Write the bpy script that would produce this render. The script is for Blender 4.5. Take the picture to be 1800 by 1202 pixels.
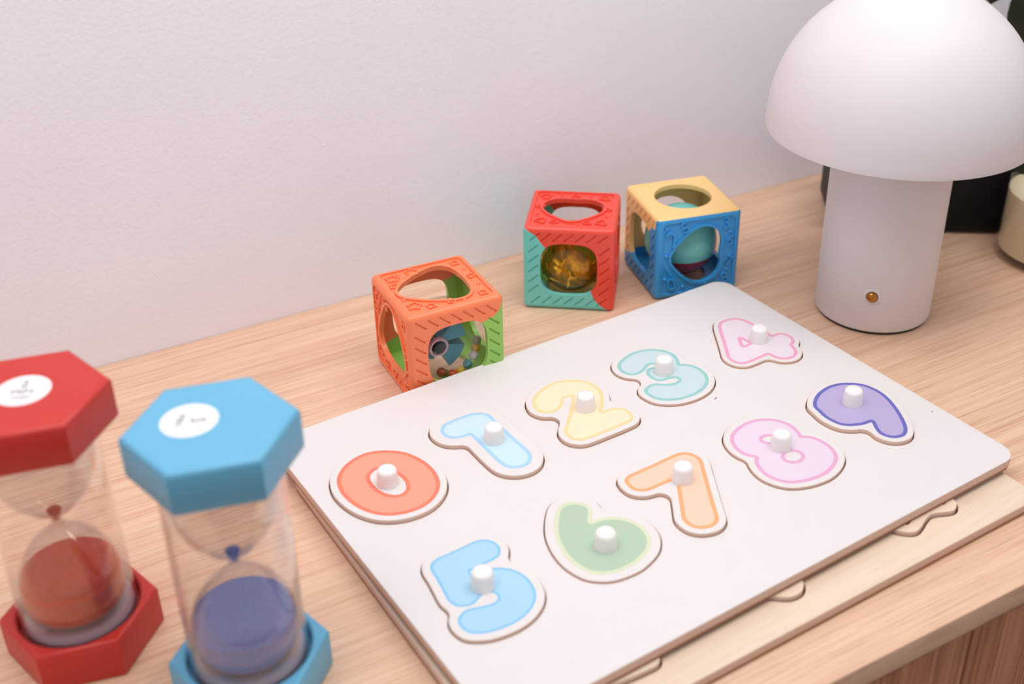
import bpy, bmesh, math, random
import numpy as np
from mathutils import Vector, Matrix

for o in list(bpy.data.objects):
    bpy.data.objects.remove(o)
scene = bpy.context.scene
COL = scene.collection
PI = math.pi
CM = 0.01
TABLE = 75.0            # height of the sideboard top above the floor, cm


def W(x, y, z=0.0):
    """scene position in metres of a point in cm, z counted from the sideboard top"""
    return Vector((x * CM, y * CM, (z + TABLE) * CM))


# ------------------------------------------------------------------ camera
def make_camera():
    f, tilt, yaw, roll = 2098.406, 0.5154, -0.5151, 0.0099
    pos, ppx, ppy = (-12.044, -49.068, 36.979), 948.05, 526.54
    fwd = Vector((-math.sin(yaw) * math.cos(tilt), math.cos(yaw) * math.cos(tilt), -math.sin(tilt)))
    right = Vector((math.cos(yaw), math.sin(yaw), 0))
    down = fwd.cross(right)
    c, s = math.cos(roll), math.sin(roll)
    r2, d2 = c * right + s * down, -s * right + c * down
    cam = bpy.data.cameras.new('camera')
    cam.sensor_fit = 'HORIZONTAL'
    cam.sensor_width = 36
    cam.lens = f / 1800 * 36
    cam.shift_x = (900 - ppx) / 1800
    cam.shift_y = (ppy - 601) / 1800
    cam.clip_start = 0.02
    cam.dof.use_dof = True
    cam.dof.focus_distance = 0.63
    cam.dof.aperture_fstop = 7.0
    o = bpy.data.objects.new('camera', cam)
    COL.objects.link(o)
    M = Matrix.Identity(4)
    for i in range(3):
        M[i][0], M[i][1], M[i][2] = r2[i], -d2[i], -fwd[i]
    M.translation = W(*pos)
    o.matrix_world = M
    scene.camera = o


make_camera()

# ------------------------------------------------------------------ light
wd = bpy.data.worlds.new('room_light')
scene.world = wd
wd.use_nodes = True
wd.node_tree.nodes['Background'].inputs[0].default_value = (1.0, 0.97, 0.98, 1)
wd.node_tree.nodes['Background'].inputs[1].default_value = 0.49


def area(name, loc, target, size, power, color, shape='DISK'):
    l = bpy.data.lights.new(name, 'AREA')
    l.shape = shape
    if shape == 'RECTANGLE':
        l.size, l.size_y = size
    else:
        l.size = size
    l.energy = power
    l.color = color
    o = bpy.data.objects.new(name, l)
    COL.objects.link(o)
    o.location = loc
    o.rotation_euler = (Vector(target) - Vector(loc)).to_track_quat('-Z', 'Y').to_euler()
    return o


area('unseen_key_strip', W(10, -19, 84), W(12, 0, 0), (1.15, 0.3), 5.6, (1.0, 0.99, 0.985), 'RECTANGLE')  # added unseen key light, stretched along x to even out wall and board

vs = scene.view_settings
vs.view_transform = 'Standard'
vs.look = 'None'
vs.gamma = 1
vs.exposure = 0.06
vs.use_curve_mapping = False


# ------------------------------------------------------------------ helpers
def lin(c):
    return tuple(((v / 255) / 12.92 if v / 255 <= 0.04045 else ((v / 255 + 0.055) / 1.055) ** 2.4) for v in c)


def rgba(c):
    return (*lin(c), 1)


def new_mat(name):
    m = bpy.data.materials.new(name)
    m.use_nodes = True
    nt = m.node_tree
    return m, nt, nt.nodes['Principled BSDF'], nt.nodes['Material Output']


def mat(name, c, rough=0.5, spec=0.4, vary=0.03, scale=60, bump=0.0, bscale=400, metal=0.0, coat=0.0, sss=0.0):
    """plain painted / moulded surface: colour with a slight procedural unevenness"""
    m, nt, b, out = new_mat(name)
    tc = nt.nodes.new('ShaderNodeTexCoord')
    n = nt.nodes.new('ShaderNodeTexNoise')
    n.inputs['Scale'].default_value = scale
    n.inputs['Detail'].default_value = 3
    nt.links.new(tc.outputs['Object'], n.inputs['Vector'])
    r = nt.nodes.new('ShaderNodeValToRGB')
    l = lin(c)
    r.color_ramp.elements[0].color = (*[v * (1 - vary) for v in l], 1)
    r.color_ramp.elements[1].color = (*[min(1, v * (1 + vary)) for v in l], 1)
    r.color_ramp.elements[0].position, r.color_ramp.elements[1].position = 0.35, 0.65
    nt.links.new(n.outputs['Fac'], r.inputs['Fac'])
    nt.links.new(r.outputs['Color'], b.inputs['Base Color'])
    b.inputs['Roughness'].default_value = rough
    b.inputs['Specular IOR Level'].default_value = spec
    b.inputs['Metallic'].default_value = metal
    b.inputs['Coat Weight'].default_value = coat
    if sss:
        b.inputs['Subsurface Weight'].default_value = sss
        b.inputs['Subsurface Scale'].default_value = 0.002
    if bump:
        n2 = nt.nodes.new('ShaderNodeTexNoise')
        n2.inputs['Scale'].default_value = bscale
        n2.inputs['Detail'].default_value = 4
        nt.links.new(tc.outputs['Object'], n2.inputs['Vector'])
        bp = nt.nodes.new('ShaderNodeBump')
        bp.inputs['Strength'].default_value = bump
        bp.inputs['Distance'].default_value = 0.001
        nt.links.new(n2.outputs['Fac'], bp.inputs['Height'])
        nt.links.new(bp.outputs['Normal'], b.inputs['Normal'])
    return m


def clear_mat(name, tint=(1, 1, 1), ior=1.45, rough=0.02, gloss=(1, 1, 1)):
    """thin clear plastic: transmits straight through, mirrors by Fresnel"""
    m, nt, b, out = new_mat(name)
    nt.nodes.remove(b)
    t = nt.nodes.new('ShaderNodeBsdfTransparent')
    t.inputs[0].default_value = (*tint, 1)
    g = nt.nodes.new('ShaderNodeBsdfGlossy')
    g.inputs['Roughness'].default_value = rough
    g.inputs['Color'].default_value = (*gloss, 1)
    f = nt.nodes.new('ShaderNodeFresnel')
    ge = nt.nodes.new('ShaderNodeNewGeometry')
    mr = nt.nodes.new('ShaderNodeMapRange')     # rays are not bent inside the thin wall: same index on both sides
    mr.inputs['To Min'].default_value = ior
    mr.inputs['To Max'].default_value = 1 / ior
    nt.links.new(ge.outputs['Backfacing'], mr.inputs['Value'])
    nt.links.new(mr.outputs[0], f.inputs['IOR'])
    mx = nt.nodes.new('ShaderNodeMixShader')
    nt.links.new(f.outputs[0], mx.inputs[0])
    nt.links.new(t.outputs[0], mx.inputs[1])
    nt.links.new(g.outputs[0], mx.inputs[2])
    nt.links.new(mx.outputs[0], out.inputs[0])
    return m


def wood_mat(name, light, mid, dark, grain=(5, 130, 60), rough=0.45, pores=0.5, spec=0.35):
    m, nt, b, out = new_mat(name)
    N, L = nt.nodes, nt.links
    tc = N.new('ShaderNodeTexCoord')

    def noise(sc, detail, dist=0.0):
        mp = N.new('ShaderNodeMapping')
        mp.inputs['Scale'].default_value = sc
        L.new(tc.outputs['Object'], mp.inputs['Vector'])
        n = N.new('ShaderNodeTexNoise')
        n.inputs['Scale'].default_value = 1
        n.inputs['Detail'].default_value = detail
        n.inputs['Roughness'].default_value = 0.6
        n.inputs['Distortion'].default_value = dist
        L.new(mp.outputs[0], n.inputs['Vector'])
        return n
    g = noise(grain, 6, 0.15)
    r = N.new('ShaderNodeValToRGB')
    e = r.color_ramp.elements
    e[0].position, e[0].color = 0.28, rgba(dark)
    e[1].position, e[1].color = 0.72, rgba(light)
    k = e.new(0.48)
    k.color = rgba(mid)
    L.new(g.outputs['Fac'], r.inputs['Fac'])
    fine = noise((grain[0] * 4, grain[1] * 2.6, grain[2] * 2.6), 4)
    fr = N.new('ShaderNodeValToRGB')
    fr.color_ramp.elements[0].position, fr.color_ramp.elements[0].color = 0.33, (*[1 - pores * 0.45] * 1, 1 - pores * 0.55, 1 - pores * 0.62, 1)
    fr.color_ramp.elements[1].position, fr.color_ramp.elements[1].color = 0.5, (1, 1, 1, 1)
    L.new(fine.outputs['Fac'], fr.inputs['Fac'])
    broad = noise(tuple(v * 0.22 for v in grain), 2, 0.6)
    br = N.new('ShaderNodeValToRGB')
    br.color_ramp.elements[0].position, br.color_ramp.elements[0].color = 0.3, (0.9, 0.87, 0.85, 1)
    br.color_ramp.elements[1].position, br.color_ramp.elements[1].color = 0.65, (1, 1, 1, 1)
    L.new(broad.outputs['Fac'], br.inputs['Fac'])
    m1 = N.new('ShaderNodeMixRGB')
    m1.blend_type = 'MULTIPLY'
    m1.inputs[0].default_value = 1
    L.new(r.outputs[0], m1.inputs[1])
    L.new(fr.outputs[0], m1.inputs[2])
    m2 = N.new('ShaderNodeMixRGB')
    m2.blend_type = 'MULTIPLY'
    m2.inputs[0].default_value = 1
    L.new(m1.outputs[0], m2.inputs[1])
    L.new(br.outputs[0], m2.inputs[2])
    L.new(m2.outputs[0], b.inputs['Base Color'])
    b.inputs['Roughness'].default_value = rough
    b.inputs['Specular IOR Level'].default_value = spec
    bp = N.new('ShaderNodeBump')
    bp.inputs['Strength'].default_value = 0.15
    bp.inputs['Distance'].default_value = 0.0004
    L.new(fine.outputs['Fac'], bp.inputs['Height'])
    L.new(bp.outputs['Normal'], b.inputs['Normal'])
    return m


def ply_mat(name, light, dark, bands=900):
    """plywood edge: thin veneer layers stacked in z"""
    m, nt, b, out = new_mat(name)
    N, L = nt.nodes, nt.links
    tc = N.new('ShaderNodeTexCoord')
    w = N.new('ShaderNodeTexWave')
    w.wave_type = 'BANDS'
    w.bands_direction = 'Z'
    w.inputs['Scale'].default_value = bands
    w.inputs['Distortion'].default_value = 1.0
    w.inputs['Detail'].default_value = 2
    L.new(tc.outputs['Object'], w.inputs['Vector'])
    r = N.new('ShaderNodeValToRGB')
    r.color_ramp.elements[0].color = rgba(dark)
    r.color_ramp.elements[1].color = rgba(light)
    L.new(w.outputs['Fac'], r.inputs['Fac'])
    L.new(r.outputs[0], b.inputs['Base Color'])
    b.inputs['Roughness'].default_value = 0.7
    return m


def marble_mat(name, light, mid, dark, scale, rough=0.3):
    m, nt, b, out = new_mat(name)
    tc = nt.nodes.new('ShaderNodeTexCoord')
    n = nt.nodes.new('ShaderNodeTexNoise')
    n.inputs['Scale'].default_value = scale
    n.inputs['Detail'].default_value = 4
    n.inputs['Distortion'].default_value = 2.0
    nt.links.new(tc.outputs['Object'], n.inputs['Vector'])
    r = nt.nodes.new('ShaderNodeValToRGB')
    e = r.color_ramp.elements
    e[0].position, e[0].color = 0.36, rgba(dark)
    e[1].position, e[1].color = 0.64, rgba(light)
    e.new(0.5).color = rgba(mid)
    nt.links.new(n.outputs['Fac'], r.inputs['Fac'])
    nt.links.new(r.outputs[0], b.inputs['Base Color'])
    b.inputs['Roughness'].default_value = rough
    return m


def tag(o, label=None, cat=None, group=None, kind=None):
    if label: o['label'] = label
    if cat: o['category'] = cat
    if group: o['group'] = group
    if kind: o['kind'] = kind
    return o


def link(name, me, parent=None, mats=None):
    o = bpy.data.objects.new(name, me)
    COL.objects.link(o)
    if mats is not None:
        me.materials.clear()
        for m in (mats if isinstance(mats, (list, tuple)) else [mats]):
            me.materials.append(m)
    if parent:
        o.parent = parent
    return o


def empty(name, loc, rz=0.0):
    o = bpy.data.objects.new(name, None)
    COL.objects.link(o)
    o.location = loc
    o.rotation_euler = (0, 0, rz)
    o.empty_display_size = 0.02
    return o


def smooth(me, ang=35):
    for p in me.polygons:
        p.use_smooth = True
    me.set_sharp_from_angle(angle=math.radians(ang))
    return me


def mesh(name, verts, faces, smooth_ang=None):
    """verts in cm"""
    me = bpy.data.meshes.new(name)
    me.from_pydata([(v[0] * CM, v[1] * CM, v[2] * CM) for v in verts], [], faces)
    me.update()
    bm = bmesh.new()
    bm.from_mesh(me)
    bmesh.ops.recalc_face_normals(bm, faces=bm.faces)
    bm.to_mesh(me)
    bm.free()
    if smooth_ang:
        smooth(me, smooth_ang)
    return me


def box(name, a, b, bev=0.0, seg=2):
    bm = bmesh.new()
    bmesh.ops.create_cube(bm, size=1)
    for v in bm.verts:
        v.co = Vector([((a[i] + b[i]) / 2 + v.co[i] * (b[i] - a[i])) * CM for i in range(3)])
    if bev:
        bmesh.ops.bevel(bm, geom=bm.edges[:], offset=bev * CM, segments=seg, profile=0.5, affect='EDGES')
    me = bpy.data.meshes.new(name)
    bm.to_mesh(me)
    bm.free()
    if bev:
        smooth(me, 50)
    return me


def lathe(name, prof, n=64, ang=35):
    verts, faces, rings = [], [], []
    for r, z in prof:
        if r < 1e-6:
            rings.append([len(verts)])
            verts.append((0, 0, z))
        else:
            rings.append(list(range(len(verts), len(verts) + n)))
            verts += [(r * math.cos(2 * PI * i / n), r * math.sin(2 * PI * i / n), z) for i in range(n)]
    for a, b in zip(rings[:-1], rings[1:]):
        for i in range(n):
            j = (i + 1) % n
            if len(a) == 1 and len(b) == 1: continue
            if len(a) == 1: faces.append((a[0], b[j], b[i]))
            elif len(b) == 1: faces.append((a[i], a[j], b[0]))
            else: faces.append((a[i], a[j], b[j], b[i]))
    return mesh(name, verts, faces, ang)


def sphere(name, r, nu=24, nv=16, c=(0, 0, 0), s=(1, 1, 1)):
    verts = [(c[0], c[1], c[2] - r * s[2])]
    for i in range(1, nv):
        t = PI * i / nv
        for j in range(nu):
            p = 2 * PI * j / nu
            verts.append((c[0] + r * s[0] * math.sin(t) * math.cos(p), c[1] + r * s[1] * math.sin(t) * math.sin(p), c[2] - r * s[2] * math.cos(t)))
    verts.append((c[0], c[1], c[2] + r * s[2]))
    f = []
    for j in range(nu):
        k = (j + 1) % nu
        f.append((0, 1 + k, 1 + j))
        for i in range(nv - 2):
            a = 1 + i * nu
            f.append((a + j, a + k, a + nu + k, a + nu + j))
        a = 1 + (nv - 2) * nu
        f.append((a + j, a + k, len(verts) - 1))
    return mesh(name, verts, f, 80)


def eval_mesh(o, name):
    bpy.context.view_layer.update()
    dg = bpy.context.evaluated_depsgraph_get()
    me = bpy.data.meshes.new_from_object(o.evaluated_get(dg))
    me.name = name
    return me


def drop(o):
    d = o.data
    bpy.data.objects.remove(o)
    if isinstance(d, bpy.types.Mesh): bpy.data.meshes.remove(d)
    elif isinstance(d, bpy.types.Curve): bpy.data.curves.remove(d)


def plate(name, polys, z0, z1, bev=0.0, ang=30):
    """flat plate cut to closed outlines (inner outlines become holes), z0..z1, cm"""
    cu = bpy.data.curves.new(name, 'CURVE')
    cu.dimensions = '2D'
    cu.fill_mode = 'BOTH'
    cu.extrude = (z1 - z0) / 2 * CM - bev * CM
    cu.bevel_depth = bev * CM
    cu.bevel_resolution = 1
    cu.offset = -bev * CM
    for P in polys:
        sp = cu.splines.new('POLY')
        sp.points.add(len(P) - 1)
        for q, pt in zip(P, sp.points):
            pt.co = (q[0] * CM, q[1] * CM, 0, 1)
        sp.use_cyclic_u = True
    o = bpy.data.objects.new(name, cu)
    COL.objects.link(o)
    me = eval_mesh(o, name)
    drop(o)
    me.transform(Matrix.Translation((0, 0, (z0 + z1) / 2 * CM)))
    me.materials.clear()
    smooth(me, ang)
    return me


def two_tone(me, top, side, thr=0.7):
    """top-facing faces take the first material, all others the second"""
    me.materials.clear()
    me.materials.append(top)
    me.materials.append(side)
    for p in me.polygons:
        p.material_index = 0 if p.normal.z > thr else 1
    return me


def text_mesh(name, s, size, depth):
    cu = bpy.data.curves.new(name, 'FONT')
    cu.body = s
    cu.size = size * CM
    cu.extrude = depth / 2 * CM
    cu.align_x, cu.align_y = 'CENTER', 'CENTER'
    cu.resolution_u = 3
    o = bpy.data.objects.new(name, cu)
    COL.objects.link(o)
    me = eval_mesh(o, name)
    drop(o)
    me.materials.clear()
    return me


# --- outlines: splines, signed distance, offsets
def spline(pts, n=6):
    out, m = [], len(pts)
    P = [np.array(p[:2], float) for p in pts]
    sh = [len(p) > 2 for p in pts]
    for i in range(m):
        p1, p2 = P[i], P[(i + 1) % m]
        p0 = 2 * p1 - p2 if sh[i] else P[i - 1]
        p3 = 2 * p2 - p1 if sh[(i + 1) % m] else P[(i + 2) % m]
        for k in range(n):
            t = k / n
            out.append(0.5 * (2 * p1 + (p2 - p0) * t + (2 * p0 - 5 * p1 + 4 * p2 - p3) * t * t + (3 * p1 - p0 - 3 * p2 + p3) * t ** 3))
    return np.array(out)


class Field:
    def __init__(self, polys, pad=1.4, h=0.05):
        A = np.concatenate(polys)
        lo, hi = A.min(0) - pad, A.max(0) + pad
        self.xs, self.ys = np.arange(lo[0], hi[0], h), np.arange(lo[1], hi[1], h)
        X, Y = np.meshgrid(self.xs, self.ys)
        d = np.full(X.shape, 1e9)
        ins = np.zeros(X.shape, bool)
        for P in polys:
            for a, b in zip(P, np.roll(P, -1, 0)):
                e = b - a
                L2 = e @ e + 1e-12
                t = np.clip(((X - a[0]) * e[0] + (Y - a[1]) * e[1]) / L2, 0, 1)
                d = np.minimum(d, (X - a[0] - t * e[0]) ** 2 + (Y - a[1] - t * e[1]) ** 2)
                if a[1] != b[1]:
                    c = (a[1] > Y) != (b[1] > Y)
                    ins ^= c & (X < (b[0] - a[0]) * (Y - a[1]) / (b[1] - a[1]) + a[0])
        self.F = np.sqrt(d) * np.where(ins, -1, 1)

    def level(self, lv, outer=False):
        F = self.F - lv
        F = np.where(F == 0, 1e-9, F)
        s = F < 0
        c = s[:-1, :-1].astype(int) + s[1:, :-1] + s[:-1, 1:] + s[1:, 1:]
        nxt, pts = {}, {}

        def cross(key, i0, j0, i1, j1):
            if key not in pts:
                a, b = F[i0, j0], F[i1, j1]
                t = a / (a - b)
                pts[key] = (self.xs[j0] + t * (self.xs[j1] - self.xs[j0]), self.ys[i0] + t * (self.ys[i1] - self.ys[i0]))
            return key
        for i, j in zip(*np.where((c > 0) & (c < 4))):
            cr = []
            for key, q in ((('h', i, j), (i, j, i, j + 1)), (('v', i, j + 1), (i, j + 1, i + 1, j + 1)),
                           (('h', i + 1, j), (i + 1, j, i + 1, j + 1)), (('v', i, j), (i, j, i + 1, j))):
                if s[q[0], q[1]] != s[q[2], q[3]]:
                    cr.append(cross(key, *q))
            for a, b in ((cr[0], cr[1]),) + (((cr[2], cr[3]),) if len(cr) == 4 else ()):
                nxt.setdefault(a, []).append(b)
                nxt.setdefault(b, []).append(a)
        loops, seen = [], set()
        for k0 in nxt:
            if k0 in seen: continue
            loop, k = [], k0
            while k is not None:
                seen.add(k)
                loop.append(pts[k])
                k = next((q for q in nxt[k] if q not in seen), None)
            if len(loop) > 8:
                loops.append(thin(np.array(loop)))
        if outer:
            loops = [max(loops, key=lambda P: abs(shoelace(P)))]
        return loops


def shoelace(P):
    x, y = P[:, 0], P[:, 1]
    return 0.5 * np.sum(x * np.roll(y, -1) - y * np.roll(x, -1))


def thin(P, step=0.06):
    """even out point spacing and smooth the grid jitter a little"""
    P = (np.roll(P, 1, 0) + 2 * P + np.roll(P, -1, 0)) / 4
    d = np.r_[0, np.cumsum(np.linalg.norm(np.roll(P, -1, 0) - P, axis=1))]
    n = max(10, int(d[-1] / step))
    t = np.linspace(0, d[-1], n, endpoint=False)
    Q = np.vstack([P, P[:1]])
    return np.stack([np.interp(t, d, Q[:, 0]), np.interp(t, d, Q[:, 1])], 1)


def rounded_rect(x0, y0, x1, y1, r, n=8):
    out = []
    for cx, cy, a in ((x1 - r, y1 - r, 0), (x0 + r, y1 - r, 90), (x0 + r, y0 + r, 180), (x1 - r, y0 + r, 270)):
        for k in range(n + 1):
            t = math.radians(a + 90 * k / n)
            out.append((cx + r * math.cos(t), cy + r * math.sin(t)))
    return np.array(out)


# ------------------------------------------------------------------ materials
M = {}
M['wall'] = mat('wall_paint', (239, 237, 245), rough=0.75, spec=0.25, vary=0.01, scale=14, bump=0.22, bscale=420)
M['floor'] = wood_mat('floor_boards', (158, 104, 70), (140, 88, 58), (112, 68, 44), grain=(3, 40, 40), rough=0.5)
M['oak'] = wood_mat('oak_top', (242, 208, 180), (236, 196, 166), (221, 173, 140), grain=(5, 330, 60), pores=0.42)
M['oak_v'] = wood_mat('oak_front_shaded', (205, 150, 118), (186, 130, 100), (140, 90, 66), grain=(150, 150, 4), pores=0.9)  # same oak as the top, with the shade of the front put into the colour
M['white'] = mat('white_lacquer', (228, 223, 221), rough=0.42, spec=0.3, vary=0.006)
M['ply'] = ply_mat('plywood_edge', (234, 206, 190), (204, 164, 144))
M['ply_dark'] = ply_mat('backing_edge', (176, 122, 88), (150, 98, 70))
M['birch'] = wood_mat('birch', (244, 226, 206), (240, 219, 196), (230, 204, 176), grain=(7, 150, 60), pores=0.12, rough=0.5)
M['knob'] = mat('white_plastic', (244, 240, 238), rough=0.35, spec=0.4, vary=0.004, sss=0.15)
M['lamp'] = mat('lamp_white', (225, 218, 219), rough=0.5, spec=0.3, vary=0.004)
M['brass'] = mat('brass', (190, 130, 60), rough=0.18, metal=1.0, vary=0.05)
M['black_rubber'] = mat('black_rubber', (38, 32, 30), rough=0.7)
M['black'] = mat('black_gloss', (14, 13, 14), rough=0.5, spec=0.25, vary=0.2)
M['clear'] = clear_mat('clear_acrylic', (0.975, 0.965, 0.96), 1.42)
M['glass'] = clear_mat('bulb_glass', (0.965, 0.955, 0.955), 1.5)
M['paper'] = mat('sticker_paper', (240, 238, 240), rough=0.6, vary=0.005)
M['ink'] = mat('ink', (60, 54, 66), rough=0.7)
M['mark'] = mat('scuff', (110, 90, 84), rough=0.8)
M['frost'] = mat('frosted_plug', (186, 168, 178), rough=0.5)

# ------------------------------------------------------------------ setting
WALL_Y, FRONT_Y = 13.9, -25.2
w = link('wall_back', box('wall_back', (-250, WALL_Y, -TABLE), (300, WALL_Y + 10, 190)), None, M['wall'])
w.location = W(0, 0)
tag(w, 'smooth mauve white painted wall behind the sideboard', 'wall', kind='structure')
for x, z in ((15.6, 12.66), (9.24, 10.53), (-1.5, 5.0), (33, 15.5)):
    s = link('paint_speck', sphere('paint_speck', 0.07, 8, 6, s=(1, 0.45, 0.8)), w, M['wall'])
    s.location = (x * CM, WALL_Y * CM, z * CM)
fl = link('floor', box('floor', (-250, -420, -8), (300, WALL_Y, 0)), None, M['floor'])
fl.location = (0, 0, 0)
tag(fl, 'brown wooden floor under the sideboard', 'floor', kind='structure')

# ------------------------------------------------------------------ sideboard
sb = tag(empty('sideboard', W(0, 0, -TABLE)), 'pale oak sideboard with vertical grained doors carrying all the toys', 'sideboard')
UP = Vector((0, 0, TABLE * CM))


def sb_part(name, a, b, m, bev=0.06):
    o = link(name, box(name, a, b, bev), sb, m)
    o.location = UP
    return o


sb_part('top_panel', (-60, FRONT_Y, -1.3), (90, WALL_Y - 0.02, 0), M['oak'], 0.05)
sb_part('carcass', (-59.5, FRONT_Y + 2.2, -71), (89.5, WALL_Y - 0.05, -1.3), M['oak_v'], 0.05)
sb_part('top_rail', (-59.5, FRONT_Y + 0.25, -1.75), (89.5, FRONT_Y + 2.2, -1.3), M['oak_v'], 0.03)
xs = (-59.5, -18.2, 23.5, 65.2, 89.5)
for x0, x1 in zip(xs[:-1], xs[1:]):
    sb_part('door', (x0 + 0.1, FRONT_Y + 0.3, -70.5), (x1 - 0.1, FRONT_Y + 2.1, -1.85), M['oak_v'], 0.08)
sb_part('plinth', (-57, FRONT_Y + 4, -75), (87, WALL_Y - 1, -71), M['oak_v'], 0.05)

# ------------------------------------------------------------------ puzzle boards
TH = 0.0683                       # turn of the puzzle on the sideboard
BW, BD, H = 30.0, 21.85, 1.43     # width, depth, height of the upper board's face
FZ, KZ = 0.97, 0.81               # underside of the frame layer, underside of the backing


def to_local(P):
    P = np.array([q[:2] for q in P], float)
    P[:, 1] *= -1
    return P


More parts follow.
